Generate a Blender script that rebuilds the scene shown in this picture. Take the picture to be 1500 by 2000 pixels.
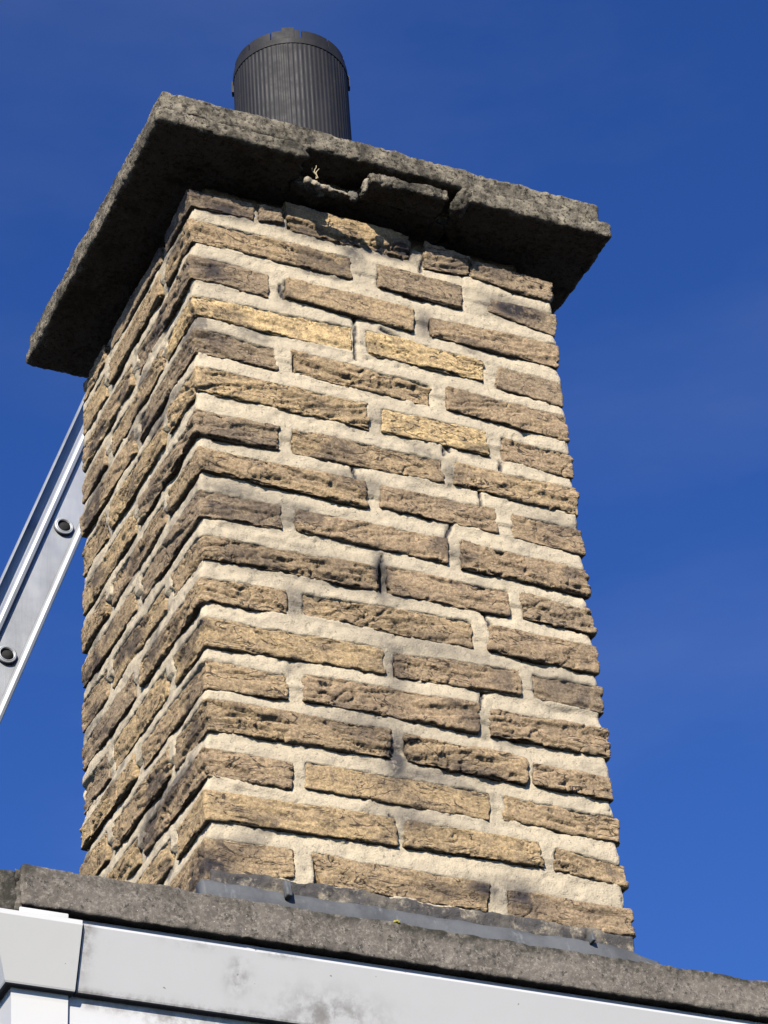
import bpy, math, random
import numpy as np
from mathutils import Matrix, Vector
random.seed(7); rng = np.random.default_rng(11)
S = bpy.context.scene
for o in list(bpy.data.objects): bpy.data.objects.remove(o)
R = math.radians

# ------------------------------------------------------------------ camera
cd = bpy.data.cameras.new('camera'); cam = bpy.data.objects.new('camera', cd); S.collection.objects.link(cam)
CR = ((0.909685, -0.410947, -0.059967), (-0.196314, -0.552749, 0.809895), (-0.365971, -0.724976, -0.583502))
cam.matrix_world = Matrix.Translation((-1.07324, -2.63109, -2.54572)) @ Matrix(CR).transposed().to_4x4()
cd.sensor_fit = 'VERTICAL'; cd.sensor_height = 24; cd.lens = 24*5541.34/2000
cd.clip_start = .05; cd.clip_end = 6000
S.camera = cam

# ------------------------------------------------------------------ sky, sun, exposure
SUN_EL, SUN_AZ = 31.0, 38.0          # azimuth from the chimney front's normal towards its left side
w = bpy.data.worlds.new('World'); S.world = w; w.use_nodes = True
nt = w.node_tree; nt.nodes.clear()
sky = nt.nodes.new('ShaderNodeTexSky'); sky.sky_type = 'NISHITA'; sky.sun_disc = False
sky.sun_elevation = R(SUN_EL); sky.sun_rotation = R(180 + SUN_AZ)
sky.altitude = 300; sky.air_density = 1.0; sky.dust_density = 0.25; sky.ozone_density = 5.0
hs = nt.nodes.new('ShaderNodeHueSaturation'); hs.inputs['Saturation'].default_value = 1.22; hs.inputs['Hue'].default_value = .519
tc = nt.nodes.new('ShaderNodeTexCoord')
mp = nt.nodes.new('ShaderNodeMapping'); mp.inputs['Scale'].default_value = (2.2, 2.2, 7); mp.inputs['Rotation'].default_value = (.3, .2, 3.1)
cn = nt.nodes.new('ShaderNodeTexNoise'); cn.inputs['Scale'].default_value = 1.7; cn.inputs['Detail'].default_value = 7; cn.inputs['Roughness'].default_value = .55
cr = nt.nodes.new('ShaderNodeValToRGB'); cr.color_ramp.elements[0].position = .47; cr.color_ramp.elements[1].position = .85
cr.color_ramp.elements[1].color = (.05, .05, .05, 1)
mx = nt.nodes.new('ShaderNodeMixRGB'); mx.blend_type = 'MIX'; mx.inputs[2].default_value = (6.5, 7, 8, 1)
bg = nt.nodes.new('ShaderNodeBackground'); bg.inputs[1].default_value = .104
wo = nt.nodes.new('ShaderNodeOutputWorld')
L = nt.links.new
L(sky.outputs[0], hs.inputs['Color']); L(tc.outputs['Generated'], mp.inputs[0]); L(mp.outputs[0], cn.inputs['Vector'])
L(cn.outputs[0], cr.inputs[0]); L(cr.outputs[0], mx.inputs[0]); L(hs.outputs[0], mx.inputs[1]); L(mx.outputs[0], bg.inputs[0]); L(bg.outputs[0], wo.inputs[0])
sd = bpy.data.lights.new('sun', 'SUN'); sun = bpy.data.objects.new('sun', sd); S.collection.objects.link(sun)
sd.energy = 5.0; sd.angle = R(.53); sd.color = (1, .93, .82)
sv = Vector((-math.sin(R(SUN_AZ))*math.cos(R(SUN_EL)), -math.cos(R(SUN_AZ))*math.cos(R(SUN_EL)), math.sin(R(SUN_EL))))
sun.rotation_euler = (-sv).to_track_quat('-Z', 'Y').to_euler(); sun.location = sv*20
vs = S.view_settings; vs.view_transform = 'Standard'; vs.look = 'None'; vs.exposure = 0.42; vs.gamma = 1; vs.use_curve_mapping = False
S.cycles.diffuse_bounces = 1; S.cycles.max_bounces = 6; S.cycles.sample_clamp_indirect = .0045

# ------------------------------------------------------------------ noise (numpy value/gradient noise)
def _h(ix, iy, iz, s):
    h = (ix.astype(np.uint32)*np.uint32(374761393) + iy.astype(np.uint32)*np.uint32(668265263) + iz.astype(np.uint32)*np.uint32(2147483647) + np.uint32(s*974711 % 4294967291))
    h = (h ^ (h >> np.uint32(13)))*np.uint32(1274126177); h = (h ^ (h >> np.uint32(16)))*np.uint32(2246822519)
    return (h ^ (h >> np.uint32(15)))
def noise(p, s=0):
    i = np.floor(p).astype(np.int64); f = p - i; u = f*f*f*(f*(f*6-15)+10)
    out = 0
    for dx in (0, 1):
        wx = u[:, 0] if dx else 1-u[:, 0]
        for dy in (0, 1):
            wy = u[:, 1] if dy else 1-u[:, 1]
            for dz in (0, 1):
                wz = u[:, 2] if dz else 1-u[:, 2]
                h = _h(i[:, 0]+dx, i[:, 1]+dy, i[:, 2]+dz, s)
                gx = (h & np.uint32(1023))/511.5-1; gy = ((h >> np.uint32(10)) & np.uint32(1023))/511.5-1; gz = ((h >> np.uint32(20)) & np.uint32(1023))/511.5-1
                out = out + wx*wy*wz*(gx*(f[:, 0]-dx)+gy*(f[:, 1]-dy)+gz*(f[:, 2]-dz))
    return out*1.25
def fbm(p, s=0, o=4, g=.5):
    a, t = 1., 0
    for k in range(o): t = t + a*noise(p, s+k); p = p*2.03+17.3; a *= g
    return t
def sstep(a, b, x):
    t = np.clip((x-a)/(b-a), 0, 1); return t*t*(3-2*t)

# ------------------------------------------------------------------ mesh helpers
def link(name, me, mat, parent=None, loc=None):
    o = bpy.data.objects.new(name, me); S.collection.objects.link(o)
    if mat: me.materials.append(mat)
    if parent: o.parent = parent
    if loc is not None: o.location = loc
    return o
def mesh_np(name, V, F, smooth=True, attr=None):
    me = bpy.data.meshes.new(name); n = len(V); m = len(F)
    me.vertices.add(n); me.vertices.foreach_set('co', np.ascontiguousarray(V, np.float32).ravel())
    me.loops.add(m*4); me.loops.foreach_set('vertex_index', np.ascontiguousarray(F, np.int32).ravel())
    me.polygons.add(m); me.polygons.foreach_set('loop_start', np.arange(0, m*4, 4, dtype=np.int32))
    me.polygons.foreach_set('use_smooth', np.full(m, smooth))
    if attr:
        for k, v in attr.items():
            a = me.attributes.new(k, 'FLOAT', 'POINT'); a.data.foreach_set('value', np.ascontiguousarray(v, np.float32))
    me.update(calc_edges=True); me.validate()
    return me
def box_grid(ax, ay, az):
    nx, ny, nz = len(ax), len(ay), len(az)
    I, J, K = np.meshgrid(np.arange(nx), np.arange(ny), np.arange(nz), indexing='ij')
    surf = (I == 0) | (I == nx-1) | (J == 0) | (J == ny-1) | (K == 0) | (K == nz-1)
    idm = np.full((nx, ny, nz), -1, np.int64); idm[surf] = np.arange(surf.sum())
    V = np.stack([ax[I[surf]], ay[J[surf]], az[K[surf]]], 1)
    F = []
    def q(A, flip):
        a, b, c, d = A[:-1, :-1], A[1:, :-1], A[1:, 1:], A[:-1, 1:]
        s = (a, d, c, b) if flip else (a, b, c, d)
        F.append(np.stack([x.ravel() for x in s], 1))
    q(idm[:, :, 0], True); q(idm[:, :, -1], False)
    q(idm[:, 0, :], False); q(idm[:, -1, :], True)
    q(idm[0, :, :], True); q(idm[-1, :, :], False)
    return V, np.concatenate(F)
def seg(L_, res): return np.linspace(0, L_, max(2, int(math.ceil(L_/res))+1))
def graded(L_, fine, fres, cres, both=False):
    if both and L_ > 2*fine: return np.concatenate([seg(fine, fres), fine+seg(L_-2*fine, cres)[1:-1], L_-fine+seg(fine, fres)])
    if L_ <= fine: return seg(L_, fres)
    return np.concatenate([seg(fine, fres), fine+seg(L_-fine, cres)[1:]])
def rounded(V, dims, r):
    dims = np.array(dims); r = min(r, dims.min()*.45)
    inner = np.clip(V, r, dims-r); d = V-inner; n = np.linalg.norm(d, axis=1, keepdims=True)+1e-12
    N = d/n; return inner+N*r, N
def joinq(parts):
    Vs, Fs, n = [], [], 0
    for V, F in parts: Vs.append(V); Fs.append(F+n); n += len(V)
    return np.concatenate(Vs), np.concatenate(Fs)
def thing(name, label, cat, loc=(0, 0, 0), group=None):
    o = bpy.data.objects.new(name, None); S.collection.objects.link(o); o.location = loc; o.empty_display_size = .1
    o['label'] = label; o['category'] = cat
    if group: o['group'] = group
    return o
def simple_box(x0, x1, y0, y1, z0, z1, r=.002):
    dims = (x1-x0, y1-y0, z1-z0)
    def ax(L_): return np.array([0, r*.5, r, L_-r, L_-r*.5, L_]) if L_ > 2.2*r else np.array([0, L_/2, L_])
    V, F = box_grid(ax(dims[0]), ax(dims[1]), ax(dims[2])); V, N = rounded(V, dims, r)
    return V+np.array([x0, y0, z0]), F
def extrude(prof, frames):
    """prof: Nx2 closed profile; frames: list of functions (a,b)->xyz ; caps both ends"""
    n = len(prof); V = np.array([f(a, b) for f in frames for a, b in prof], float); F = []
    for k in range(len(frames)-1):
        for i in range(n):
            j = (i+1) % n; F.append((k*n+i, k*n+j, (k+1)*n+j, (k+1)*n+i))
    return V, F, n
def mesh_py(name, V, F, smooth=False):
    me = bpy.data.meshes.new(name); me.from_pydata([tuple(v) for v in V], [], [tuple(int(i) for i in f) for f in F]); me.update()
    import bmesh
    b = bmesh.new(); b.from_mesh(me); bmesh.ops.recalc_face_normals(b, faces=b.faces); b.to_mesh(me); b.free()
    for p in me.polygons: p.use_smooth = smooth
    return me
def extruded(name, prof, frames):
    V, F, n = extrude(prof, frames); F = list(F)+[tuple(range(n)), tuple(range((len(frames)-1)*n, len(frames)*n))]
    return mesh_py(name, V, F)

# ------------------------------------------------------------------ materials
class M:
    def __init__(s, name):
        s.m = bpy.data.materials.new(name); s.m.use_nodes = True; s.t = s.m.node_tree; s.b = s.t.nodes['Principled BSDF']
        s.co = s.n('ShaderNodeTexCoord').outputs['Object']
    def n(s, k): return s.t.nodes.new(k)
    def l(s, a, b): s.t.links.new(a, b)
    def val(s, x, inp):
        if hasattr(x, 'links') or hasattr(x, 'is_linked'): s.l(x, inp)
        else: inp.default_value = x
    def offs(s, k=37.):
        oi = s.n('ShaderNodeObjectInfo'); m = s.n('ShaderNodeVectorMath'); m.operation = 'MULTIPLY_ADD'
        c = s.n('ShaderNodeCombineXYZ')
        for i in range(3): s.l(oi.outputs['Random'], c.inputs[i])
        s.l(c.outputs[0], m.inputs[0]); m.inputs[1].default_value = (k, k*1.7, k*.6); s.l(s.co, m.inputs[2]); s.co = m.outputs[0]; return oi
    def noise(s, scale, detail=4, rough=.55, stretch=None, dist=0):
        v = s.co
        if stretch:
            mp = s.n('ShaderNodeMapping'); mp.inputs['Scale'].default_value = stretch; s.l(v, mp.inputs[0]); v = mp.outputs[0]
        t = s.n('ShaderNodeTexNoise'); t.inputs['Scale'].default_value = scale; t.inputs['Detail'].default_value = detail
        t.inputs['Roughness'].default_value = rough; t.inputs['Distortion'].default_value = dist; s.l(v, t.inputs['Vector']); return t.outputs[0]
    def ramp(s, x, a, b, lo=0., hi=1.):
        r = s.n('ShaderNodeMapRange'); r.interpolation_type = 'SMOOTHSTEP'; s.l(x, r.inputs[0])
        for i, v in enumerate((a, b, lo, hi)): r.inputs[i+1].default_value = v
        return r.outputs[0]
    def math(s, op, a, b):
        m = s.n('ShaderNodeMath'); m.operation = op; s.val(a, m.inputs[0]); s.val(b, m.inputs[1]); m.use_clamp = True; return m.outputs[0]
    def mix(s, f, a, b, mode='MIX'):
        m = s.n('ShaderNodeMixRGB'); m.blend_type = mode
        for x, i in ((f, 0), (a, 1), (b, 2)):
            if isinstance(x, tuple): x = (*x, 1) if len(x) == 3 else x
            s.val(x, m.inputs[i])
        return m.outputs[0]
    def grey(s, x):
        c = s.n('ShaderNodeCombineXYZ'); [s.l(x, c.inputs[i]) for i in range(3)]; return c.outputs[0]
    def attr(s, k):
        a = s.n('ShaderNodeAttribute'); a.attribute_name = k; return a.outputs['Fac']
    def bump(s, h, strength, dist, prev=None):
        b = s.n('ShaderNodeBump'); b.inputs['Strength'].default_value = strength; b.inputs['Distance'].default_value = dist; s.l(h, b.inputs['Height'])
        if prev: s.l(prev, b.inputs['Normal'])
        s.l(b.outputs[0], s.b.inputs['Normal']); return b.outputs[0]
    def done(s, col, rough=.9, metal=0., spec=.3):
        s.val(col if not isinstance(col, tuple) else (*col, 1), s.b.inputs['Base Color']); s.val(rough, s.b.inputs['Roughness'])
        s.b.inputs['Metallic'].default_value = metal; s.b.inputs['Specular IOR Level'].default_value = spec; return s.m

def mat_brick():
    m = M('brick_clay'); oi = m.offs()
    c = oi.outputs['Color']
    # sandy yellow and rosy grey grain mixed through every brick
    c = m.mix(m.ramp(m.noise(38, 8, .72, (1, 1, 1.6)), .47, .62, 0, .45), c, (.315, .233, .155))
    c = m.mix(m.ramp(m.noise(30, 8, .72, (1, 1, 1.6)), .53, .66, 0, .6), c, (.50, .370, .215))
    c = m.mix(m.ramp(m.noise(15, 6, .62, (1, 1, 1.8)), .50, .72, 0, .6), c, (.21, .160, .112))
    c = m.mix(m.ramp(m.noise(17, 7, .68, None, .5), .575, .70, 0, .65), c, (.095, .082, .075))
    g = m.ramp(m.noise(300, 3, .75), .28, .72, .60, 1.38); c = m.mix(1., c, m.grey(g), 'MULTIPLY')
    c = m.mix(m.ramp(m.noise(420, 2, .5), .66, .72, 0, .65), c, (.56, .46, .33))
    c = m.mix(m.ramp(m.noise(190, 4, .65), .63, .70, 0, .65), c, (.08, .065, .055))
    st = m.math('MULTIPLY', m.attr('stain'), m.ramp(m.noise(60, 6, .7), .24, .54, .15, 1.25))
    c = m.mix(st, c, (.052, .047, .05))
    # fissures
    fa = m.n('ShaderNodeMath'); fa.operation = 'ABSOLUTE'; sb = m.n('ShaderNodeMath'); sb.operation = 'SUBTRACT'; m.l(m.noise(17, 3, .55, (1, 1, 3.2), .7), sb.inputs[0]); sb.inputs[1].default_value = .5; m.l(sb.outputs[0], fa.inputs[0])
    cr_ = m.math('MULTIPLY', m.ramp(fa.outputs[0], .005, .016, 1, 0), m.ramp(m.noise(11, 3, .5), .42, .50, 0, 1))
    c = m.mix(m.math('MULTIPLY', cr_, .88), c, (.05, .04, .035))
    b = m.bump(m.noise(85, 7, .72, (1, 1, 1.9)), .75, .0034)
    b = m.bump(m.noise(330, 4, .8), .85, .002, b)
    m.bump(cr_, -.9, .004, b)
    return m.done(c, .95, 0, .15)
def mat_mortar():
    m = M('lime_mortar')
    c = m.mix(m.ramp(m.noise(9, 5, .6), .4, .7), (.62, .525, .372), (.52, .445, .322))
    c = m.mix(m.ramp(m.noise(60, 6, .7), .55, .75, 0, .55), c, (.33, .295, .235))
    c = m.mix(m.ramp(m.noise(190, 5, .75), .58, .68, 0, .8), c, (.10, .092, .085))
    c = m.mix(m.ramp(m.noise(420, 2, .5), .4, .75, 0, .35), c, (.32, .285, .22))
    st = m.math('MULTIPLY', m.attr('stain'), m.ramp(m.noise(80, 6, .7), .22, .52, .2, 1.2))
    c = m.mix(st, c, (.085, .08, .078))
    b = m.bump(m.noise(110, 6, .7), .6, .003)
    m.bump(m.noise(420, 3, .7), .8, .0016, b)
    return m.done(c, .97, 0, .1)
def mat_concrete(name, base, light, dark, moss, mossy, scale=1., bd=.004):
    m = M(name)
    c = m.mix(m.ramp(m.noise(30*scale, 6, .65), .35, .7), base, light)
    c = m.mix(m.ramp(m.noise(95*scale, 6, .75), .50, .60, 0, .9), c, dark)
    c = m.mix(m.ramp(m.noise(210*scale, 4, .7), .58, .66, 0, .85), c, light)
    c = m.mix(m.ramp(m.noise(46*scale, 5, .7), .57, .68, 0, mossy), c, moss)
    c = m.mix(m.ramp(m.noise(9*scale, 6, .7), .46, .62, 0, .8), c, (.032, .030, .026))
    c = m.mix(m.ramp(m.noise(330*scale, 3, .7), .60, .68, 0, .8), c, dark)
    b = m.bump(m.noise(120*scale, 6, .75), .9, bd)
    m.bump(m.noise(330*scale, 3, .7), .7, bd*.4, b)
    return m.done(c, .97, 0, .1)
def mat_coping():
    m = M('coping_concrete')
    c = m.mix(m.ramp(m.noise(14, 6, .6), .38, .66), (.178, .156, .132), (.128, .112, .094))
    c = m.mix(m.ramp(m.noise(230, 5, .75), .46, .66, 0, .9), c, (.29, .262, .222))
    c = m.mix(m.ramp(m.noise(150, 5, .75), .54, .64, 0, .85), c, (.05, .049, .043))
    c = m.mix(m.ramp(m.noise(500, 1, .5), .74, .78, 0, .9), c, (.62, .6, .56))
    st = m.math('MULTIPLY', m.attr('stain'), m.ramp(m.noise(38, 6, .75), .34, .62, 0, 1.35))
    c = m.mix(st, c, (.045, .043, .034))
    b = m.bump(m.noise(150, 5, .7), .6, .002); m.bump(m.noise(420, 3, .7), .6, .001, b)
    return m.done(c, .95, 0, .15)
def mat_pvc(name, col, dirt):
    m = M(name)
    c = m.mix(m.ramp(m.noise(5, 4, .6, (1, 1, .6)), .35, .75, 0, .35), col, tuple(x*.93 for x in col))
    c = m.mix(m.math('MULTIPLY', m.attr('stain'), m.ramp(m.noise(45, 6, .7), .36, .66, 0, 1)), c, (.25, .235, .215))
    c = m.mix(m.ramp(m.noise(120, 2, .4), .775, .80, 0, dirt), c, (.2, .18, .16))
    c = m.mix(m.ramp(m.noise(26, 7, .75), .62, .80, 0, .22), c, (.45, .44, .40))
    m.bump(m.noise(18, 2, .5), .08, .004)
    return m.done(c, m.ramp(m.noise(30, 4, .6), .3, .7, .28, .42), 0, .5)
def mat_lead():
    m = M('lead_sheet')
    c = m.mix(m.ramp(m.noise(16, 6, .65), .35, .7), (.125, .132, .138), (.075, .078, .082))
    c = m.mix(m.ramp(m.noise(60, 5, .7, (1, 1, .25)), .56, .72, 0, .7), c, (.22, .23, .235))
    c = m.mix(m.ramp(m.noise(35, 6, .7), .60, .74, 0, .7), c, (.065, .065, .065))
    m.bump(m.noise(30, 5, .6), .5, .004)
    return m.done(c, .72, 0, .3)
def mat_alu(name='aluminium', col=(.52, .54, .56)):
    m = M(name)
    c = m.mix(m.ramp(m.noise(9, 5, .6, (3, 1, .5)), .35, .7), col, tuple(x*.82 for x in col))
    c = m.mix(m.ramp(m.noise(40, 6, .75), .62, .76, 0, .3), c, (.5, .5, .48))
    m.bump(m.noise(60, 4, .6, (6, 1, .3)), .12, .001)
    return m.done(c, m.ramp(m.noise(22, 5, .65), .3, .7, .50, .62), .6, .5)
def mat_plastic():
    m = M('black_plastic')
    c = m.mix(m.ramp(m.noise(18, 6, .65, (1, 1, .35)), .38, .7), (.015, .0148, .016), (.027, .026, .027))
    c = m.mix(m.ramp(m.noise(70, 6, .75), .60, .74, 0, .6), c, (.055, .053, .05))
    m.bump(m.noise(120, 3, .6), .15, .001)
    return m.done(c, m.ramp(m.noise(40, 4, .6), .3, .7, .55, .72), 0, .35)
def mat_plain(name, col, rough=.9, sc=20, var=.25):
    m = M(name); c = m.mix(m.ramp(m.noise(sc, 5, .65), .35, .7), col, tuple(x*(1-var) for x in col))
    m.bump(m.noise(sc*6, 4, .6), .3, .004); return m.done(c, rough, 0, .2)
BRICK, MORTAR = mat_brick(), mat_mortar()
SLAB = mat_concrete('weathered_concrete', (.15, .132, .102), (.40, .35, .262), (.022, .021, .019), (.13, .115, .08), .45, 1.7, .003)
COPING = mat_coping()
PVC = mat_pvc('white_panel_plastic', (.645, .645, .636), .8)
TRIM = mat_pvc('cream_trim_plastic', (.645, .645, .62), .9)
LEAD, ALU, PLASTIC = mat_lead(), mat_alu(), mat_plastic()
FELT = mat_plain('roof_felt', (.055, .055, .06)); PLASTER = mat_plain('wall_render', (.5, .47, .42)); GROUND = mat_plain('ground_paving', (.045, .042, .040), .95, 6)
STRAW = mat_plain('dry_straw', (.5, .42, .28), .9, 60); LICHEN = mat_plain('yellow_lichen', (.44, .37, .07), .95, 200)
DARK = mat_plain('painted_hollow_shade', (.03, .03, .03))  # near-black paint for the shade inside the hollow rung ends

# ------------------------------------------------------------------ setting: ground
GZ = -4.15
gv, gf = simple_box(-2500, 2500, -2500, 2500, GZ-.4, GZ, .01)
g = link('ground', mesh_np('ground', gv, gf), GROUND); g['kind'] = 'structure'

# ------------------------------------------------------------------ building under the chimney
bld = thing('building', 'flat roofed building with white plastic fascia boards below a grey concrete coping', 'building', (0, 0, GZ))
def bpart(name, me, mat, parent=bld):
    o = link(name, me, mat, parent)
    if parent is bld: o.location = (0, 0, -GZ)
    return o
bpart('wall', mesh_np('wall', *simple_box(-.185, 4.2, .0, 4.2, GZ, -1.115, .004)), PLASTER)
bpart('roof', mesh_np('roof', *simple_box(-.15, 4.15, .12, 4.1, -1.114, -1.075, .004)), FELT)
bpart('backing_board', mesh_np('backing_board', *simple_box(-.205, 4.2, -.038, -.003, -1.128, -1.0975, .002)), mat_plain('backing_grey', (.60, .60, .62), .6, 8, .12))
XR = -.212
# coping stones: fine rough boxes
def rough_slab(x0, x1, y0, y1, z0, z1, res, r, amp, seed, big=.5, fine_len=None, wob=.9):
    dims = (x1-x0, y1-y0, z1-z0)
    ax = graded(dims[0], fine_len[0], res, .05) if fine_len and fine_len[0] else seg(dims[0], res)
    ay = graded(dims[1], fine_len[1], res, .05) if fine_len and fine_len[1] else seg(dims[1], res)
    V, F = box_grid(ax, ay, seg(dims[2], res)); V, N = rounded(V, dims, r); V = V+np.array([x0, y0, z0])
    d = amp*(.8*fbm(V*110, seed, 3, .7)+big*2*fbm(V*22, seed+9, 3)) - amp*1.0*sstep(.2, .45, noise(V*130, seed+31))
    V = V+N*d[:, None]+amp*wob*np.stack([noise(V*35, seed+k) for k in (50, 60, 70)], 1)
    return V, F
V, F = rough_slab(-.236, 3.2, -.05, .16, -1.0965, -1.0475, .0032, .003, .0011, 3, 1., (1.05, .03))
top = sstep(-1.066, -1.047, V[:, 2]+.012*noise(V*20, 4))*(.35+.65*sstep(-.1, .3, V[:, 0]))+.55*sstep(-.205, -.236, V[:, 0])*sstep(-1.08, -1.05, V[:, 2])
low = sstep(-1.086, -1.0985, V[:, 2])*.25
cop = bpart('coping_stone', mesh_np('coping_stone', V, F, True, {'stain': np.clip(top+low, 0, 1)}), COPING)
V, F = rough_slab(-.262, -.06, -.046, 3.6, -1.104, -1.0535, .004, .004, .0009, 23, 1., (.05, .25))
V = V[:, :]; keep = V[:, 1]
V[:, 0] -= 0; V[:, 1] = V[:, 1]
sh = .001+0*V[:, 0]
m_ = V[:, 0] > -.237
V[m_, 1] = np.maximum(V[m_, 1], .164) if False else V[m_, 1]
# the side stone butts against the end of the front stone
V, F = rough_slab(-.262, -.2385, -.044, 3.6, -1.104, -1.0535, .004, .004, .0009, 23, 1., (None, .25))
bpart('coping_stone', mesh_np('coping_stone', V, F, True, {'stain': np.clip(.35+.5*sstep(-.02, -.045, V[:, 1]), 0, 1)}), COPING)
V, F = rough_slab(-.2395, .1, .163, 3.6, -1.100, -1.052, .02, .004, .001, 29)
bpart('coping_stone', mesh_np('coping_stone', V, F, True, {'stain': np.full(len(V), .35)}), COPING)
V, F = rough_slab(-.2425, -.2335, -.045, -.02, -1.102, -1.051, .0018, .002, .0022, 77, 1.)
bpart('joint_mortar', mesh_np('joint_mortar', V, F, True, {'stain': np.full(len(V), .55)}), COPING)

# fascia: lipped boards that lean inward towards their foot
def prof_fascia(e=0.):
    P = [(.0515, -1.1115), (.0545, -1.1095), (.0570, -1.1105), (.0575, -1.1135), (.0305, -1.1800), (.0290, -1.1825), (.0170, -1.1835)]
    Q = [(.0180, -1.1900), (.0150, -1.2600), (.0120, -1.3400), (.002, -1.3400), (.008, -1.1900)]
    return P, Q
P1 = [(.0545, -1.1115), (.0560, -1.1125), (.0562, -1.1150), (.0330, -1.1800), (.0320, -1.1818), (.0295, -1.1826), (.0170, -1.1826), (.0170, -1.1810), (.0285, -1.1795), (.0500, -1.1180), (.0500, -1.1130)]
P2 = [(.0225, -1.1780), (.0225, -1.1880), (.0220, -1.1920), (.0180, -1.3000), (.0145, -1.4200), (.0085, -1.4200), (.0170, -1.1780)]
def front_run(x0, x1, n=2): return [(lambda a, b, x=x: (x, -a, b)) for x in np.linspace(x0, x1, n)]
def side_run(y0, y1): return [(lambda a, b, y=y: (XR-a, y, b)) for y in (y0, y1)]
def board(name, prof, x0, x1):
    """front board, densely cut along the sheet so dirt and painted groove shade can follow the lip"""
    n = len(prof); xs = np.concatenate([np.linspace(x0, .75, 300), np.linspace(.75, x1, 20)[1:]]); pr = []
    for i in range(n):
        a, b = np.array(prof[i]), np.array(prof[(i+1) % n]); k = max(1, int(np.linalg.norm(b-a)/.006))
        for t in range(k): pr.append(a+(b-a)*t/k)
    V, F, n = extrude(pr, [(lambda a, b, x=x: (x, -a, b)) for x in xs])
    st = np.zeros(len(V)); X, Z = V[:, 0], V[:, 2]
    for (bx, bz, rx, rz, s) in ((.012, -1.143, .013, .018, 1.), (.125, -1.168, .06, .022, .9), (-.165, -1.118, .010, .05, .9), (-.04, -1.115, .03, .006, .6), (.06, -1.113, .03, .005, .8), (.30, -1.185, .3, .008, .5), (-.05, -1.192, .05, .012, .9), (.05, -1.194, .12, .014, .9), (.02, -1.215, .02, .03, .5)):
        st = np.maximum(st, s*np.exp(-((X-bx)/rx)**2-((Z-bz)/rz)**2))
    st = np.maximum(st, .75*sstep(-1.199, -1.189, Z)*(Z < -1.178))  # groove dirt, darkened further to paint in the shadow line under the upper board
    hole = np.exp(-((X-.013)/.004)**2-((Z+1.143)/.006)**2); st = np.clip(st-.8*hole, 0, 1)
    F = list(F)+[tuple(range(n)), tuple(range((len(xs)-1)*n, len(xs)*n))]
    me = mesh_py(name, V, F); a = me.attributes.new('stain', 'FLOAT', 'POINT'); a.data.foreach_set('value', st.astype(np.float32)); return me
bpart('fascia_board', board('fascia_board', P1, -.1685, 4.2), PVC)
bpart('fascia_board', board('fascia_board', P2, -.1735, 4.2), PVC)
for P in (P1, P2): bpart('side_fascia_board', extruded('side_fascia_board', P, side_run(.01, 4.2)), PVC)
def off(prof, d): return [(a+d, b+.0015*(1 if b > -1.115 else -1)) for a, b in prof]
def corner(prof, x1, y1): return [(lambda a, b: (x1, -a, b)), (lambda a, b: (XR-a, -a, b)), (lambda a, b: (XR-a, y1, b))]
ct = bpart('corner_trim', extruded('corner_trim', off(P1, .0038), corner(P1, -.1712, .03)), TRIM)
bpart('corner_trim_foot', extruded('corner_trim_foot', off(P2, .0046), corner(P2, -.1755, .03)), TRIM, ct)
bpart('corner_trim_tab', mesh_np('corner_trim_tab', *simple_box(-.238, -.183, -.0495, -.046, -1.118, -1.0995, .0012)), TRIM, ct)

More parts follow.
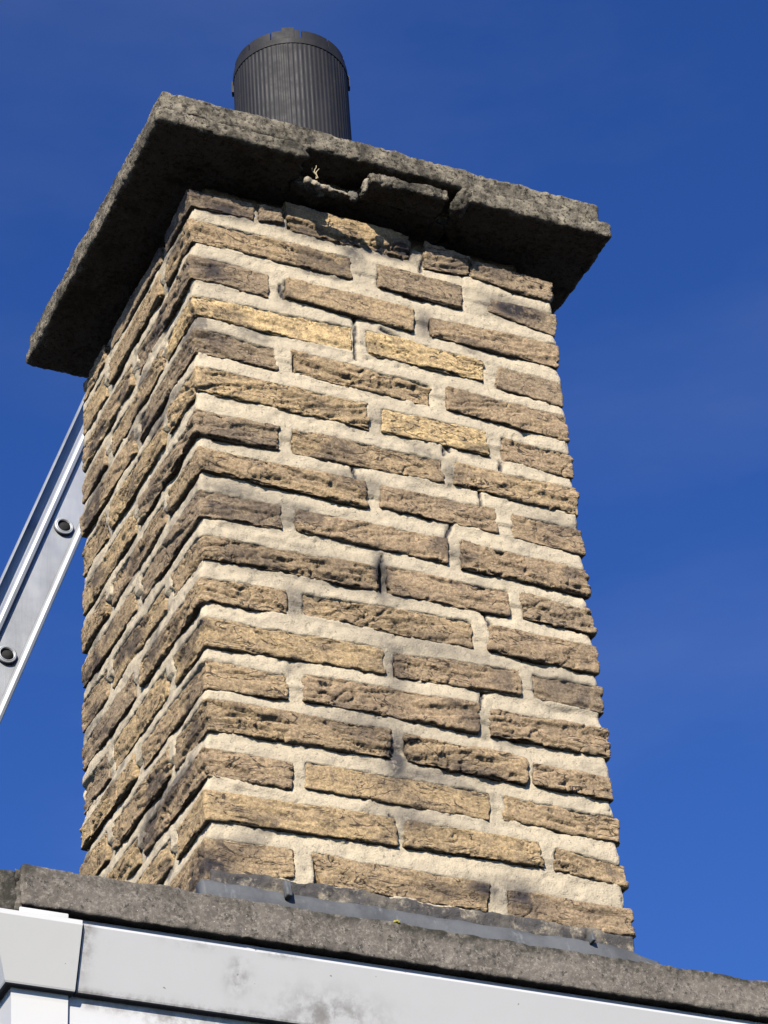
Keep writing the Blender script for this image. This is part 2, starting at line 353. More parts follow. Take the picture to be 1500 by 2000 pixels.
# ------------------------------------------------------------------ chimney
W, D, CZ = .5455, .437, .0625
chim = thing('chimney', 'tall weathered tan brick chimney with wide cream mortar joints and an overhanging concrete cap', 'chimney', (0, 0, -1.06))
CO = np.array([0, 0, -1.06])
BR = [
(0, (-0.0046, 0.0481), (0.0937, 0.0612), (0.0922, 0.0208), (-0.0003, 0.0175)),
(0, (0.0996, 0.0584), (0.136, 0.0625), (0.1344, 0.0257), (0.0982, 0.0209)),
(0, (0.1392, 0.0663), (0.3292, 0.0692), (0.3211, 0.0216), (0.1454, 0.018)),
(0, (0.3494, 0.0646), (0.4192, 0.0637), (0.4139, 0.0165), (0.3434, 0.0091)),
(0, (0.4206, 0.0586), (0.5489, 0.0582), (0.5431, 0.0037), (0.4184, 0.0151)),
(1, (-0.0027, -0.0052), (0.2343, -0.0043), (0.2341, -0.0423), (0.0003, -0.0441)),
(1, (0.2715, -0.0043), (0.4027, -0.0059), (0.3979, -0.0493), (0.2733, -0.0455)),
(1, (0.4447, -0.0168), (0.5496, -0.0136), (0.5438, -0.0561), (0.4379, -0.0404)),
(2, (-0.0051, -0.0696), (0.1088, -0.0711), (0.1102, -0.1112), (-0.0049, -0.1086)),
(2, (0.1355, -0.0704), (0.3246, -0.0692), (0.3192, -0.1117), (0.133, -0.1057)),
(2, (0.3454, -0.0778), (0.5448, -0.0693), (0.5412, -0.1131), (0.3475, -0.1103)),
(3, (-0.0027, -0.1384), (0.229, -0.1289), (0.2276, -0.1704), (0.0013, -0.172)),
(3, (0.2482, -0.1267), (0.4244, -0.1335), (0.4212, -0.1696), (0.2489, -0.168)),
(3, (0.4453, -0.1356), (0.5419, -0.1394), (0.54, -0.1818), (0.4384, -0.1727)),
(4, (0.0008, -0.1928), (0.1155, -0.196), (0.1169, -0.2334), (-0.0001, -0.234)),
(4, (0.138, -0.192), (0.3408, -0.1966), (0.3368, -0.2334), (0.1392, -0.2307)),
(4, (0.3633, -0.1944), (0.5426, -0.1967), (0.5435, -0.2403), (0.3601, -0.2335)),
(5, (0.0013, -0.2562), (0.2428, -0.2538), (0.2443, -0.2962), (0.0031, -0.2969)),
(5, (0.2619, -0.2559), (0.4162, -0.2555), (0.4193, -0.2949), (0.2625, -0.2955)),
(5, (0.4369, -0.259), (0.5475, -0.2611), (0.5442, -0.3016), (0.4385, -0.2967)),
(6, (-0.0009, -0.3305), (0.1143, -0.3267), (0.1117, -0.3665), (-0.0037, -0.3689)),
(6, (0.1314, -0.3245), (0.3475, -0.3212), (0.3468, -0.3586), (0.1316, -0.3649)),
(6, (0.3659, -0.3204), (0.5471, -0.3178), (0.5467, -0.3633), (0.3628, -0.3571)),
(7, (0.0007, -0.3893), (0.2316, -0.3855), (0.2341, -0.427), (0.0027, -0.4236)),
(7, (0.2527, -0.3857), (0.4189, -0.3828), (0.4199, -0.4217), (0.2515, -0.421)),
(7, (0.4419, -0.3836), (0.5462, -0.3878), (0.5476, -0.4269), (0.4392, -0.4234)),
(8, (-0.0008, -0.4534), (0.111, -0.4525), (0.1144, -0.4871), (0.0001, -0.4948)),
(8, (0.1306, -0.4522), (0.3429, -0.4487), (0.3419, -0.4883), (0.132, -0.4862)),
(8, (0.3632, -0.4476), (0.5472, -0.4509), (0.5471, -0.492), (0.3596, -0.4904)),
(9, (0.0023, -0.5215), (0.2404, -0.5158), (0.241, -0.5518), (0.0033, -0.5567)),
(9, (0.251, -0.5117), (0.4262, -0.5106), (0.4246, -0.551), (0.258, -0.5533)),
(9, (0.4432, -0.5104), (0.5479, -0.5153), (0.5482, -0.5518), (0.4426, -0.5506)),
(10, (-0.0011, -0.5853), (0.1114, -0.581), (0.1147, -0.6142), (-0.001, -0.6231)),
(10, (0.1335, -0.5782), (0.3695, -0.5691), (0.369, -0.6118), (0.131, -0.6106)),
(10, (0.3915, -0.5702), (0.5487, -0.5712), (0.5449, -0.6137), (0.389, -0.6099)),
(11, (0.002, -0.644), (0.2395, -0.6386), (0.2411, -0.6756), (0.0029, -0.6848)),
(11, (0.2525, -0.6408), (0.4295, -0.6313), (0.4293, -0.6694), (0.2547, -0.6766)),
(11, (0.4463, -0.6317), (0.549, -0.6309), (0.5469, -0.6697), (0.445, -0.6688)),
(12, (0.0025, -0.7041), (0.109, -0.7053), (0.1104, -0.739), (0.0014, -0.7466)),
(12, (0.132, -0.6973), (0.3677, -0.6932), (0.3626, -0.7375), (0.1301, -0.7372)),
(12, (0.3826, -0.6977), (0.5475, -0.6949), (0.5473, -0.7375), (0.3789, -0.738)),
(13, (0.0011, -0.7592), (0.2439, -0.7548), (0.241, -0.7966), (0.0019, -0.8025)),
(13, (0.2593, -0.7589), (0.4274, -0.7604), (0.4223, -0.7991), (0.26, -0.7972)),
(13, (0.4338, -0.7665), (0.5448, -0.7676), (0.5446, -0.7995), (0.4341, -0.7981)),
(14, (-0.0034, -0.826), (0.1123, -0.8284), (0.1068, -0.8651), (0.0004, -0.8638)),
(14, (0.127, -0.8225), (0.3703, -0.8195), (0.3691, -0.8577), (0.1253, -0.8587)),
(14, (0.39, -0.8194), (0.5489, -0.823), (0.5456, -0.8596), (0.388, -0.8531)),
(15, (-0.0048, -0.8848), (0.2394, -0.8785), (0.2407, -0.9168), (-0.0011, -0.9238)),
(15, (0.253, -0.8797), (0.4319, -0.8771), (0.4352, -0.9116), (0.2493, -0.916)),
(15, (0.4512, -0.8808), (0.5501, -0.8897), (0.5487, -0.9205), (0.4491, -0.9116)),
(16, (-0.0054, -0.9471), (0.107, -0.9444), (0.1067, -0.981), (-0.0051, -1.0054)),
(16, (0.1298, -0.9436), (0.3586, -0.9476), (0.3528, -0.9871), (0.1406, -0.9841)),
(16, (0.381, -0.9507), (0.5496, -0.9506), (0.551, -0.9872), (0.3795, -0.9896))
]
BLOBS = [(0.245, -0.53, 0.013, 0.042, 1.0), (0.205, -0.551, 0.111, 0.015, 0.5), (0.123, -0.592, 0.017, 0.026, 0.6), (0.254, -0.654, 0.02, 0.053, 0.6), (0.312, -0.621, 0.12, 0.017, 0.45), (0.248, -0.795, 0.017, 0.047, 0.95), (0.284, -0.811, 0.074, 0.015, 0.6), (0.259, -0.877, 0.046, 0.026, 0.6), (0.357, -0.719, 0.023, 0.026, 0.5), (0.238, 0.013, 0.019, 0.037, 0.8), (0.317, 0.034, 0.023, 0.019, 0.9), (0.17, 0.025, 0.056, 0.015, 0.7), (0.277, 0.02, 0.083, 0.011, 0.7), (0.029, -0.087, 0.028, 0.019, 0.8), (0.134, -0.104, 0.009, 0.021, 0.5), (0.029, -0.204, 0.032, 0.019, 0.6), (0.481, -0.026, 0.046, 0.017, 1.0), (0.338, -0.09, 0.013, 0.023, 0.7), (0.057, 0.025, 0.046, 0.015, 0.8), (0.01, 0.044, 0.056, 0.015, 0.6), (0.14, 0.043, 0.019, 0.021, 0.5), (0.185, -0.272, 0.074, 0.013, 0.4), (0.382, -0.211, 0.015, 0.017, 0.5), (0.357, -0.337, 0.017, 0.021, 0.5), (0.349, -0.956, 0.028, 0.015, 0.8), (0.401, -0.959, 0.032, 0.026, 0.8), (0.299, -0.967, 0.037, 0.013, 0.6), (0.008, -0.982, 0.028, 0.021, 0.9), (0.053, -0.361, 0.056, 0.017, 0.45), (0.503, -0.385, 0.037, 0.021, 0.4), (0.05, -0.446, 0.056, 0.019, 0.55), (0.074, -0.542, 0.056, 0.023, 0.6), (0.171, -0.527, 0.056, 0.021, 0.4), (0.483, -0.637, 0.065, 0.032, 0.35), (0.333, -0.793, 0.056, 0.015, 0.6), (0.213, -0.758, 0.056, 0.021, 0.5)]
FAR = [-.0019, -.065, -.1284, -.1858, -.2435, -.3108, -.3738, -.435, -.4922, -.5621, -.6229, -.6879, -.7417]
while len(FAR) < 17: FAR.append(FAR[-1]-.0622)
def far_bot(c): return FAR[c]+.0065
def far_top(c): return (FAR[c-1]+.0065-.0225) if c else .040
CRACKS = [(0.3478, 0.0645, 0.3469, 0.0322), (0.3469, 0.0322, 0.3392, 0.0019), (0.2337, -0.1091, 0.2317, -0.1293), (0.2317, -0.1293, 0.2308, -0.1823), (0.2491, -0.4958, 0.2449, -0.5165), (0.2156, -0.366, 0.222, -0.3915), (0.3984, -0.3585, 0.3992, -0.3824), (0.4363, -0.2984, 0.4325, -0.3146), (0.3528, -0.4223, 0.3438, -0.4432), (0.3438, -0.4432, 0.3436, -0.4634), (0.3867, -0.5473, 0.396, -0.5796), (0.3597, -0.3027, 0.3519, -0.2877), (0.3519, -0.2877, 0.3517, -0.3089), (0.2716, -0.1179, 0.2978, -0.1239), (0.126, -0.0842, 0.1283, -0.1014), (0.1353, -0.0752, 0.1326, -0.1046), (0.3763, -0.6702, 0.3699, -0.694), (0.2355, -0.8747, 0.2375, -0.8951)]
def crack(V):
    x = V[:, 0]+.0022*noise(V*120, 801); z = V[:, 2]+.0015*noise(V*120, 802); best = np.full(len(V), 1.)
    for ax_, az_, bx_, bz_ in CRACKS:
        dx, dz = bx_-ax_, bz_-az_; u = np.clip(((x-ax_)*dx+(z-az_)*dz)/(dx*dx+dz*dz), 0, 1)
        best = np.minimum(best, np.hypot(x-ax_-u*dx, z-az_-u*dz))
    return np.exp(-(best/.0019)**2)*(V[:, 1] < .03)
def front_stain(V):
    s = np.zeros(len(V)); m = (V[:, 1] < .03)
    for bx, bz, rx, rz, k in BLOBS: s = np.maximum(s, k*np.exp(-((V[:, 0]-bx)/rx)**2-((V[:, 2]-bz)/rz)**2))
    s *= np.where(V[:, 1] < .05, 1, .2)
    # soot specks on the left face
    l = V[:, 0] < .02
    n = fbm(V*np.array([9, 9, 14]), 91, 4); s = np.maximum(s, np.where(l, (.65*sstep(.12, .5, n)), .45*sstep(.30, .6, n)))
    return np.clip(s, 0, 1)
TAN, YEL, GRY, ROS, OCH = (.455, .331, .192), (.70, .507, .258), (.365, .274, .175), (.42, .306, .187), (.525, .380, .207)
PICK = {(0, 0): GRY, (0, 1): GRY, (0, 2): OCH, (0, 3): GRY, (0, 4): GRY, (1, 0): TAN, (1, 1): GRY, (1, 2): GRY, (2, 0): GRY, (2, 1): TAN, (2, 2): ROS, (3, 0): YEL, (3, 1): YEL, (3, 2): GRY, (4, 0): GRY, (4, 1): TAN, (4, 2): ROS,
        (5, 0): OCH, (5, 1): YEL, (5, 2): ROS, (6, 0): GRY, (6, 1): TAN, (6, 2): TAN, (7, 0): TAN, (7, 1): ROS, (7, 2): ROS, (8, 0): GRY, (8, 1): ROS, (8, 2): ROS, (9, 0): TAN, (9, 1): ROS, (9, 2): GRY, (10, 0): TAN, (10, 1): TAN, (10, 2): ROS,
        (11, 0): OCH, (11, 1): ROS, (11, 2): GRY, (12, 0): TAN, (12, 1): ROS, (12, 2): ROS, (13, 0): TAN, (13, 1): TAN, (13, 2): ROS, (14, 0): ROS, (14, 1): OCH, (14, 2): TAN, (15, 0): OCH, (15, 1): OCH, (15, 2): TAN, (16, 0): TAN, (16, 1): TAN, (16, 2): ROS}
CRAG = {(3, 0): .8, (14, 1): .35, (2, 1): .35, (1, 1): .45, (3, 2): .4, (5, 1): .45, (1, 2): .5, (0, 0): .7, (16, 0): .5, (15, 0): .6, (12, 0): .8, (13, 1): 1.7, (4, 1): 1.5, (6, 2): 1.3, (9, 0): 1.4, (13, 0): 1.4, (12, 1): 1.4, (0, 2): 1.6, (1, 0): 1.2}
bn = [0]
def brick(c8, fine, col, crag, long_axis=0, name='brick'):
    """c8[ix][iy][iz] = corner xyz; fine=(x,y,z) sampling dict"""
    c8 = np.array(c8, float); bn[0] += 1; sd = bn[0]*13
    dims = (np.linalg.norm(c8[1, 0, 0]-c8[0, 0, 0]), np.linalg.norm(c8[0, 1, 0]-c8[0, 0, 0]), np.linalg.norm(c8[0, 0, 1]-c8[0, 0, 0]))
    ax, ay, az = (f(L_) for f, L_ in zip(fine, dims))
    V, F = box_grid(ax, ay, az); V, N = rounded(V, dims, .0022)
    t = V/np.array(dims); P = 0
    for i in (0, 1):
        for j in (0, 1):
            for k in (0, 1):
                wgt = (t[:, 0] if i else 1-t[:, 0])*(t[:, 1] if j else 1-t[:, 1])*(t[:, 2] if k else 1-t[:, 2]); P = P+wgt[:, None]*c8[i, j, k]
    Q = P+np.array([sd*.371, sd*.173, sd*.219])
    st = np.array([16., 16, 16]); flat = np.array([10., 10., 56.])
    tilt = (rng.random()-.5)*.5; Qt = Q.copy(); Qt[:, 2] += tilt*(Q[:, 0]+Q[:, 1])*1.0
    T = .0010*np.stack([fbm(Q*26, 200+k, 2, .5) for k in (0, 10, 20)], 1)+.0008*np.stack([fbm(Q*85, 230+k, 2, .6) for k in (0, 10, 20)], 1)
    d = .0004+.0010*fbm(Q*st, 1, 2)
    fl = fbm(Qt*flat, 5, 3, .55); d -= .0020*crag*sstep(.09, .118, fl)-.0012*crag*sstep(-.06, -.12, fl)
    rd = 1-np.abs(noise(Qt*flat*.9+3*fbm(Q*20, 44, 2)[:, None]*.3, 33)); msk = sstep(-.15, .25, noise(Q*14, 61))
    d -= .0042*crag*sstep(.945, 1., rd)*msk
    d += .0008*fbm(Q*np.array([110, 110, 190.]), 71, 3, .7)*(.5+.6*crag)
    pit = noise(Q*95, 81); d -= .0013*sstep(.38, .5, pit)*min(crag, 1.3)
    d = np.where(np.abs(N[:, 2]) > .6, .0008+(d-.001)*.5, d)
    edge = np.abs(N).max(1) < .93
    d = np.where(edge, d-.0030*sstep(.08, .32, fbm(Q*38, 91, 2))*min(1.2, .4+crag*.6), d)
    P = P+N*d[:, None]+T
    ctr = P.mean(0)
    me = mesh_np(name, P-ctr, F, True, {'stain': front_stain(P)})
    o = link(name, me, BRICK, chim, ctr-CO); o.color = (*col, 1); return o
FR = .0018
fx = lambda r: (lambda L_: seg(L_, r))
def quad8(front, y0, y1, back=None):
    (TL, TR, BRt, BLt) = front; bk = back or front
    (bTL, bTR, bBR, bBL) = bk
    return [[[(BLt[0], y0[0], BLt[1]), (TL[0], y0[0], TL[1])], [(bBL[0], y1[0], bBL[1]), (bTL[0], y1[0], bTL[1])]],
            [[(BRt[0], y0[1], BRt[1]), (TR[0], y0[1], TR[1])], [(bBR[0], y1[1], bBR[1]), (bTR[0], y1[1], bTR[1])]]]
def jit(a): return (rng.random()-.5)*2*a
def rcol():
    b = random.choice((TAN, TAN, GRY, ROS, OCH, GRY)); k = .92+.16*rng.random(); return tuple(v*k for v in b)
rows = {}
for r in BR: rows.setdefault(r[0], []).append([tuple(p) for p in r[1:]])
LZ = {}; LB = []
for c in range(17):
    rw = rows[c]; L0 = rw[0]
    tl, bl = L0[0][1], L0[3][1]
    if c == 0: tl = .045
    if c == 16: bl = -1.0
    ft, fb = far_top(c), far_bot(c)
    LZ[c] = (tl, bl, ft, fb)
    zt = lambda y, tl=tl, ft=ft: tl+(ft-tl)*y/D
    zb = lambda y, bl=bl, fb=fb: bl+(fb-bl)*y/D
    even = c % 2 == 0
    if c == 0: even = False
    n = len(rw)
    for k, q in enumerate(rw):
        q = [list(p) for p in q]
        if c == 0:
            q[0][1], q[1][1] = ((.045, .050), (.050, .053), (.070, .066), (.062, .053), (.048, .042))[k]
        col = PICK.get((c, k), TAN); kc = .94+.12*rng.random(); col = tuple(v*kc for v in col); crag = CRAG.get((c, k), .75+.5*rng.random())
        yo = jit(.0022)
        y0 = (yo+jit(.001), yo+jit(.001))
        if k == 0:
            dep = .209 if even else .1005
            if c == 0: q[3][1] = bl
            bk = [list(p) for p in q]
            bk[0][1] = zt(dep)+jit(.001); bk[3][1] = zb(dep)+jit(.001); bk[1][1] = bk[0][1]; bk[2][1] = bk[3][1]
            x_ = .0008+jit(.0014); q[0][0] += x_; q[3][0] += x_; bk[0][0] = x_+jit(.0014); bk[3][0] = bk[0][0]+jit(.001)
            e = lambda L_: graded(L_, min(.035, L_*.3), FR, FR*1.0)
            brick(quad8(q, y0, (dep+jit(.004),)*2, bk), (fx(FR), fx(FR*1.15), fx(FR)), col, crag)
        else:
            last = k == n-1; dep = .1 if (even or not last) else .209
            brick(quad8(q, y0, (dep,)*2), (fx(FR), lambda L_: graded(L_, .018, FR*1.2, .012), fx(FR)), col, crag)
    # left side
    LB.append((c, 0., .209 if even else .1005))
    def left(y0, y1, crag=None):
        LB.append((c, y0, y1))
        x = .0012+jit(.0018); jj = jit(.002)
        xa, xb = x+jit(.002), x+jit(.002)
        c8 = [[[(xa, y0, zb(y0)+jj), (xa, y0, zt(y0)+jj)], [(xb, y1, zb(y1)+jj), (xb, y1, zt(y1)+jj)]], [[(.1, y0, zb(y0)+jj), (.1, y0, zt(y0)+jj)], [(.1, y1, zb(y1)+jj), (.1, y1, zt(y1)+jj)]]]
        brick(c8, (lambda L_: graded(L_, .02, FR*1.2, .012), fx(FR*1.25), fx(FR)), rcol(), crag or .4+.7*rng.random())
    if even: left(.2295+jit(.004), D)
    else: left(.1185+jit(.003), .317+jit(.004)); left(.3385+jit(.003), D)
    # right side and back: same bond, coarser
    zc = -.0065-CZ*(c-1); zt2, zb2 = (zc, zc-.0455) if c else (.048, .0180)
    def plainb(x0, x1, y0, y1):
        c8 = [[[(x, y, z) for z in (zb2, zt2)] for y in (y0, y1)] for x in (x0, x1)]
        brick(c8, (fx(.006), fx(.006), fx(.005)), rcol(), .9)
    if even: plainb(.445, W, .115, .321); plainb(.35, W, .337, D); plainb(.131, .335, .337, D)
    else: plainb(.445, W, .2265, D); plainb(.252, .43, .337, D); plainb(.115, .237, .337, D-.001) if False else plainb(.1145, .237, .337, D)
# joint centres along the front for the raked profile of the mortar
JZ = np.array([.5*(np.mean([(q[2][1]+q[3][1])/2 for q in rows[c]])+np.mean([(q[0][1]+q[1][1])/2 for q in rows[c+1]])) for c in range(16)])
JL = [(.5*(LZ[c][1]+LZ[c+1][0]), .5*(LZ[c][3]+LZ[c+1][2])) for c in range(16)]
def mortar():
    ax, ay, az = seg(W, .0030), seg(D, .0033), seg(1.103, .0027)
    V, F = box_grid(ax, ay, az); dims = (W, D, 1.103); V, N = rounded(V, dims, .009); V = V+np.array([0, 0, -1.057])
    x, y, z = V.T
    left = (N[:, 0] < -.5)
    zl = np.full(len(V), 9.); 
    fj = JZ[None, :]+0*z[:, None] if False else None
    best = np.full(len(V), 1.)
    for i in range(16):
        zi = np.where(left, JL[i][0]+(JL[i][1]-JL[i][0])*y/D, JL[i][0]+(JZ[i]-JL[i][0])*np.clip(x/.2, 0, 1))
        dz = z-zi; m = np.abs(dz) < np.abs(best); best = np.where(m, dz, best)
    fr = N[:, 1] < -.5
    nz = np.clip(.95+1.2*noise(V*np.array([14, 14, 40.]), 371), .25, 1.6)
    rake = np.clip((best+.0085)/.0165, 0, 1)**1.7*nz
    # how deep inside a brick's own outline (metres); the mortar bed sits well behind the bricks there
    deep = np.full(len(V), -1.)
    for c in range(17):
        for q in rows[c]:
            m = fr & (x > q[0][0]-.02) & (x < q[1][0]+.02) & (z < max(q[0][1], q[1][1])+.02) & (z > min(q[2][1], q[3][1])-.02)
            u = np.clip((x[m]-q[0][0])/(q[1][0]-q[0][0]), 0, 1)
            top_ = (q[0][1] if c else .05)*(1-u)+(q[1][1] if c else .05)*u; bot_ = q[3][1]*(1-u)+q[2][1]*u
            deep[m] = np.maximum(deep[m], np.minimum(np.minimum(x[m]-q[0][0] if q[0][0] > .02 else 1, q[1][0]-x[m]), np.minimum(top_-z[m], z[m]-bot_)))
    for c, y0, y1 in LB:
        tl, bl, ft, fb = LZ[c]; m = left & (y > y0-.02) & (y < y1+.02)
        deep[m] = np.maximum(deep[m], np.minimum(np.minimum(y[m]-y0 if y0 > 0 else 1, y1-y[m]), np.minimum(tl+(ft-tl)*y[m]/D-z[m], z[m]-bl-(fb-bl)*y[m]/D)))
    inb = sstep(.0012, .0045, deep+.0016*noise(V*90, 381)+.0016*noise(V*35, 382))
    rec = np.where(left, .0002, .0008)+np.where(left, .0048, .0025)*rake+np.where(left, .0018, .0018)*fbm(V*13, 301, 3)
    rec += .0022*sstep(.10, .45, noise(V*np.array([20, 20, 30]), 311))
    rec += -.0011*fbm(V*70, 321, 3, .65)-.0005*fbm(V*200, 325, 2)+.002*sstep(.33, .5, noise(V*110, 331))
    rec += .011*inb + np.where(fr, .006*crack(V), 0)
    # joints missing their pointing
    for (hx, hz, rx, rz, dd) in ((.2465, -.533, .0035, .017, .03), (.0, -.31, .0, .0, 0.)):
        if rx: rec += np.where(fr, dd*np.exp(-((x-hx)/rx)**4-((z-hz)/rz)**4), 0)
    rec = np.clip(rec, -.0004, .03)
    V = V-N*rec[:, None]+.0008*np.stack([noise(V*60, k) for k in (340, 350, 360)], 1)
    return V, F
V, F = mortar()
link('mortar', mesh_np('mortar', V-CO, F, True, {'stain': np.maximum(front_stain(V), 1.6*crack(V))}), MORTAR, chim)
V, F = rough_slab(.034, W-.03, .036, D-.03, .030, .097, .005, .008, .003, 391, .8); link('mortar_bed', mesh_np('mortar_bed', V-CO, F, True, {'stain': np.full(len(V), .6)}), MORTAR, chim)
def lump(x0, x1, y0, y1, z0, z1, seed, mat=MORTAR, name='mortar_lump', amp=.003, parent=chim, base=CO, rot=None, res=.002, stain=.0):
    V, F = rough_slab(x0, x1, y0, y1, z0, z1, res, .006, amp, seed, .8)
    c = V.mean(0); V = V-c
    if rot: V = V @ np.array(Matrix.Rotation(rot[1], 3, rot[0])).T
    return link(name, mesh_np(name, V, F, True, {'stain': np.full(len(V), stain)}), mat, parent, c-base)
# cap
V1 = rough_slab(-.064, .600, -.067, .486, .1145, .1500, .003, .006, .0018, 401, .7)
V2 = rough_slab(-.071, .150, -.069, .489, 0.0915, .1165, .003, .006, .0018, 411, .7)
V3 = rough_slab(.388, .616, -.069, .489, 0.0915, .1205, .003, .006, .0018, 421, .7)
V4 = rough_slab(.146, .392, -.012, .488, .0925, .1175, .004, .006, .003, 431, .9)
# ragged ends of the broken soffit
for (V_, F_), xs in ((V2, .150), (V3, .388)):
    m = np.abs(V_[:, 0]-xs) < .045
    V_[:, 0] += np.where(m, .018*fbm(V_*np.array([0, 26, 40])+3, 441, 3)*(1-np.abs(V_[:, 0]-xs)/.045), 0)
m = V4[0][:, 1] < .03
V4[0][:, 1] += np.where(m, .022*fbm(V4[0]*np.array([20, 0, 40])+3, 451, 3), 0)
V, F = joinq([V1, V2, V3, V4])
cap = link('cap_slab', mesh_np('cap_slab', V-np.array([.27, .21, .12]), F, True), SLAB, chim, np.array([.27, .21, .12])-CO)
lump(.240, .360, -.064, -.018, .0850, .1035, 461, SLAB, 'broken_fragment', .0026, cap, np.array([.27, .21, .12]), ('Y', R(-2)))
lump(.372, .390, -.066, -.040, .077, .112, 471, SLAB, 'broken_fragment', .004, cap, np.array([.27, .21, .12]), ('Y', R(35)))
lump(.150, .212, -.048, -.041, .064, .0695, 481, name='mortar_lump', rot=('Y', R(5)), amp=.0032, stain=.35, res=.0014)
lump(.212, .226, -.050, -.042, .058, .068, 487, name='mortar_lump', rot=('Y', R(30)), amp=.003, stain=.7, res=.0014)
lump(.232, .2365, -.060, -.052, .066, .090, 489, name='mortar_lump', rot=('Y', R(14)), amp=.0025, stain=.5, res=.0014)
# lead flashing at the foot
def flashing():
    xs = np.linspace(-.012, .572, 260); pr = [(-.005, -1.0075), (-.0085, -1.0085), (-.0135, -1.0165), (-.022, -1.046), (-.020, -1.052), (.01, -1.052), (.01, -1.0075)]
    V, F, n = extrude(pr, [(lambda a, b, x=x: (x, a, b)) for x in xs]); F = list(F)+[tuple(range(n)), tuple(range((len(xs)-1)*n, len(xs)*n))]
    V[:, 1] += .0016*fbm(V*np.array([14, 0, 30]), 501, 3); V[:, 2] += np.where(V[:, 2] > -1.02, .0035*fbm(V*np.array([18, 0, 0]), 511, 4)-.012*sstep(.5, .572, V[:, 0]), 0)
    return V-CO, F
V, F = flashing()
fl = link('lead_flashing', mesh_py('lead_flashing', V, F, True), LEAD, chim)
for x, cs in ((.089, 1.), (.480, .55)):
    me = mesh_np('flashing_clip', *simple_box(-.0042*cs, .0042*cs, -.005, .004, -.013*cs, .011*cs, .0025*cs)); o = link('flashing_clip', me, LEAD, fl, np.array([x, -.0155, -1.008])-CO); o.rotation_euler = (R(-18), R(6), R(8))
V, F = rough_slab(.53, .578, -.016, .06, -1.055, -1.036, .003, .005, .001, 521); link('flashing_end', mesh_np('flashing_end', V-CO, F), LEAD, fl)
V, F = rough_slab(.0, .545, -.0062, .02, -1.014, -.988, .003, .004, .0018, 531, 1.)
V[:, 2] += .006*fbm(V*np.array([16, 0, 0]), 541, 3)
link('mortar_fillet', mesh_np('mortar_fillet', V-CO, F, True, {'stain': np.clip(.85+.4*fbm(V*20, 551), 0, 1)}), MORTAR, chim)

# ------------------------------------------------------------------ flue pipe
px, py, pz0, pz1, pr = .251, .20, .142, .523, .0860
pipe = thing('flue_pipe', 'black ribbed plastic flue pipe with notched rim rising from the concrete chimney cap', 'pipe', (px, py, pz0))
def tube():
    NR, sub = 76, 8; n = NR*sub; th = np.arange(n)/n*2*math.pi
    ph = (np.arange(n) % sub)/sub
    rib = np.where((ph > .1) & (ph < .62), .0007, 0.)*(.6+.8*np.repeat(rng.random(NR), sub))
    zs = np.concatenate([np.linspace(0, pz1-pz0-.012, 40), [pz1-pz0-.008, pz1-pz0-.004]])
    V, lv = [], []
    for i, z in enumerate(zs):
        k = 1. if z < pz1-pz0-.01 else .0
        V.append(np.stack([(pr+rib*k)*np.cos(th), (pr+rib*k)*np.sin(th), np.full(n, z)], 1))
    for z in (zs[-1], 0.): V.append(np.stack([(pr-.004)*np.cos(th), (pr-.004)*np.sin(th), np.full(n, z)], 1))
    V = np.concatenate(V); F = []
    m = len(zs)+2; a = np.arange(n); b = (a+1) % n
    for k in range(m): k2 = (k+1) % m; F.append(np.stack([k*n+a, k*n+b, k2*n+b, k2*n+a], 1))
    V[:, :2] *= (1+.006*noise(np.stack([V[:, 0]*9, V[:, 1]*9, V[:, 2]*6], 1), 601))[:, None]
    return V, np.concatenate(F)
link('tube', mesh_np('tube', *tube(), True), PLASTIC, pipe)
def arc(r0, r1, a0, a1, z0, z1, n=14):
    V, F = box_grid(np.linspace(0, 1, n), np.array([0., 1]), np.array([0., .2, .8, 1])); A = a0+(a1-a0)*V[:, 0]; r = r0+(r1-r0)*V[:, 1]
    return np.stack([r*np.cos(A), r*np.sin(A), z0+(z1-z0)*V[:, 2]], 1), F[:, ::-1]
cuts = [.1, .75, 1.4, 2.05, 2.9, 3.50, 3.97, 4.51, 5.05, 5.60]
segs = []
for i, a in enumerate(cuts):
    b = cuts[(i+1) % len(cuts)]+(2*math.pi if i == len(cuts)-1 else 0); segs.append(arc(pr-.005, pr-.0012, a+.018, b-.018, pz1-pz0-.008, pz1-pz0+.019))
link('notched_rim', mesh_np('notched_rim', *joinq(segs), False), PLASTIC, pipe)
link('rim_lip', mesh_np('rim_lip', *arc(pr-.006, pr+.0015, 0, 2*math.pi-1e-4, pz1-pz0-.010, pz1-pz0+.001, 120), False), PLASTIC, pipe)
link('rim_tab', mesh_np('rim_tab', *arc(pr-.004, pr+.0008, 4.17, 4.38, pz1-pz0+.002, pz1-pz0+.0225, 8), False), PLASTIC, pipe)
for a in (5.88, 2.68): link('rim_lug', mesh_np('rim_lug', *arc(pr-.002, pr+.004, a-.06, a+.06, pz1-pz0-.024, pz1-pz0-.002, 5), False), PLASTIC, pipe)

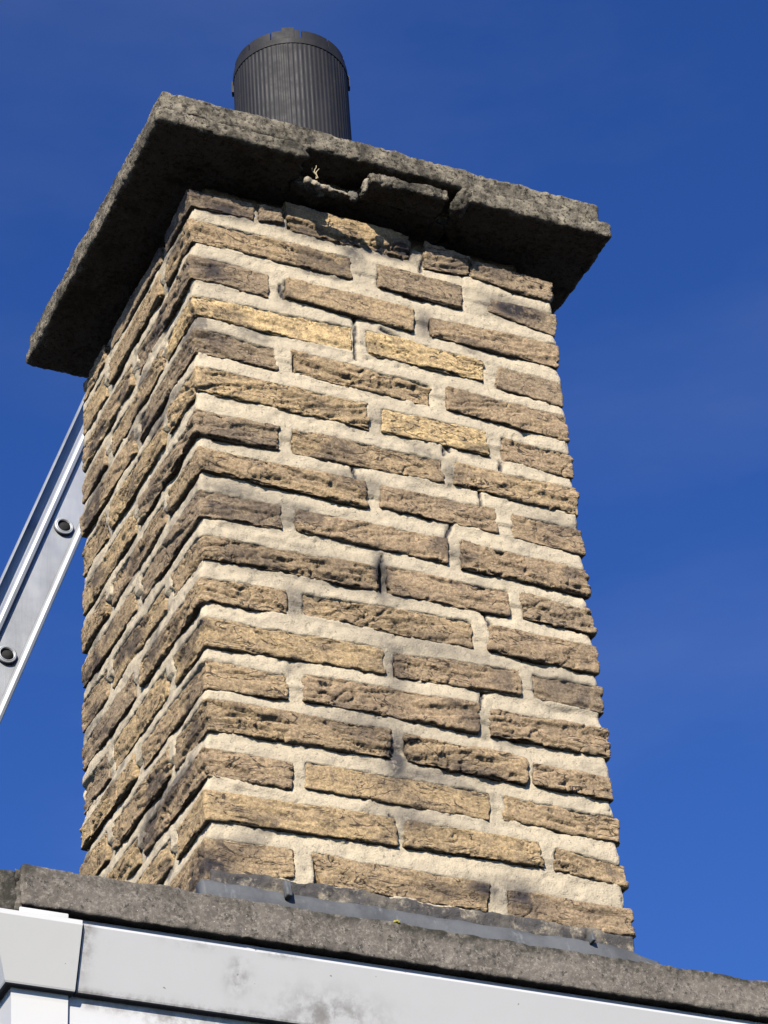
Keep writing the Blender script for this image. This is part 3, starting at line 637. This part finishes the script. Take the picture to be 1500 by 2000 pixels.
# ------------------------------------------------------------------ ladder
lu = Vector((.325, 0, .946)).normalized(); lw = Vector((lu.z, 0, -lu.x)); yaw = Matrix.Rotation(R(-5), 3, 'Z')
t0 = (GZ-(-.164))/lu.z
LP = Vector((.029, .86, -.164))+lu*t0                       # foot of the near rail, on its rung axis
lad = thing('ladder', 'aluminium ladder leaning behind the chimney with round rung ends in its rail', 'ladder', LP)
LL = 4.15+1.05
def lpt(s, q, t): v = lw*s+Vector((0, q, 0))+lu*t; return (v.x, v.y, v.z)
def rail(name, sgn, q0, s0=-.0355, s1=.0335, l0=0., l1=LL, mat=ALU):
    fw = .0135; d = .024
    # channel: web with two rounded flanges standing proud of it on the outer face
    prof = []
    def bead(sc, q): return [(sc+math.cos(a)*fw/2, q+math.sin(a)*.006) for a in np.linspace(0, math.pi, 7)]
    outer = [(s1, .0), ] 
    P = [(s1, d), (s1, 0.0), (s1-.002, -.004), (s1-.006, -.0055), (s1-.011, -.004), (s1-fw, .0), (s1-fw-.001, .004), (s0+fw+.001, .004), (s0+fw, 0.), (s0+.011, -.004), (s0+.006, -.0055), (s0+.002, -.004), (s0, .0), (s0, d), (s0+.003, d), (s0+.003, .0075), (s1-.003, .0075), (s1-.003, d)]
    fr = [(lambda a, b, t=t: lpt(a, q0+sgn*b, t)) for t in (l0, l1)]
    return link(name, extruded(name, P, fr), mat, lad)
def cyl(p0, p1, r, n=28, r_in=None):
    p0, p1 = Vector(p0), Vector(p1); z = (p1-p0).normalized(); x = z.orthogonal().normalized(); y = z.cross(x); V, F = [], []
    rad = [(0, r), (1, r)]+([(1, r_in), (0, r_in)] if r_in else [])
    for t, rr in rad:
        for i in range(n): a = 2*math.pi*i/n; V.append(p0.lerp(p1, t)+(x*math.cos(a)+y*math.sin(a))*rr)
    m = len(rad)
    for k in range(m if r_in else m-1):
        k2 = (k+1) % m
        for i in range(n): j = (i+1) % n; F.append((k*n+i, k*n+j, k2*n+j, k2*n+i))
    if not r_in: F += [tuple(range(n)), tuple(range(n, 2*n))]
    return V, F
WID = .36; ph = 0.
n1 = rail('rail', 1, 0.); 
n2 = rail('rail', -1, WID)
k0 = int(-((0-t0) % .277)/.277)
ts = [(-t0) % .277+.277*k for k in range(int(LL/.277))]
for t in ts:
    V, F = cyl(lpt(0, -.003, t), lpt(0, WID+.003, t), .0125, 24, .0112); me = mesh_py('rung', V, F, True)
    for qd in (.010, WID-.010):
        pass
    rg = link('rung', me, ALU, lad)
    V, F = cyl(lpt(0, .0004, t), lpt(0, WID-.0004, t), .0111, 20); link('rung_hollow_shade', mesh_py('rung_hollow_shade', V, F, True), DARK, rg)  # added dark plug, stands in for the shade inside the hollow rung
    tor = []
    V, F = [], []
    for i in range(32):
        a = 2*math.pi*i/32
        for j in range(10):
            b = 2*math.pi*j/10; rr = .0138+.0028*math.cos(b); V.append(lpt(rr*math.cos(a), .0015+.0042*math.sin(b), t+rr*math.sin(a)))
    for i in range(32):
        for j in range(10): F.append((i*10+j, ((i+1) % 32)*10+j, ((i+1) % 32)*10+(j+1) % 10, i*10+(j+1) % 10))
    link('rung_collar', mesh_py('rung_collar', V, F, True), ALU, rg)

# ------------------------------------------------------------------ small things
wd = thing('dry_weed', 'tiny dry weed sprig sprouting from the broken front edge of the chimney cap', 'weed', (.163, -.052, .072))
for k in range(3):
    a = (-.35+.3*k); V, F = [], []
    pts = [(Vector((math.sin(a)*h*.6+.002*math.sin(h*300+k), -.004*k*.3, h)), .0011*(1-h/.05)) for h in np.linspace(0, .018+.006*(k % 2), 7)]
    for p, r in pts:
        for j in range(5): b = 2*math.pi*j/5; V.append(p+Vector((math.cos(b)*r, math.sin(b)*r, 0)))
    for i in range(len(pts)-1):
        for j in range(5): F.append((i*5+j, i*5+(j+1) % 5, (i+1)*5+(j+1) % 5, (i+1)*5+j))
    link('stem', mesh_py('stem', V, F, True), STRAW, wd)
mo = thing('lichen_tuft', 'small bright yellow lichen tuft on the top edge of the grey coping below the chimney', 'lichen', (.208, -.05, -1.0475))
for k in range(9):
    V, F = box_grid(seg(1, .34), seg(1, .34), seg(1, .34)); V = V-.5; V = V/np.linalg.norm(V, axis=1)[:, None]*(1+.35*noise(V*3+k, 700)[:, None])*(.0010+.0010*rng.random())
    link('lobe', mesh_np('lobe', V+np.array([jit(.004), -.001+jit(.0015), jit(.002)]), F), LICHEN, mo)
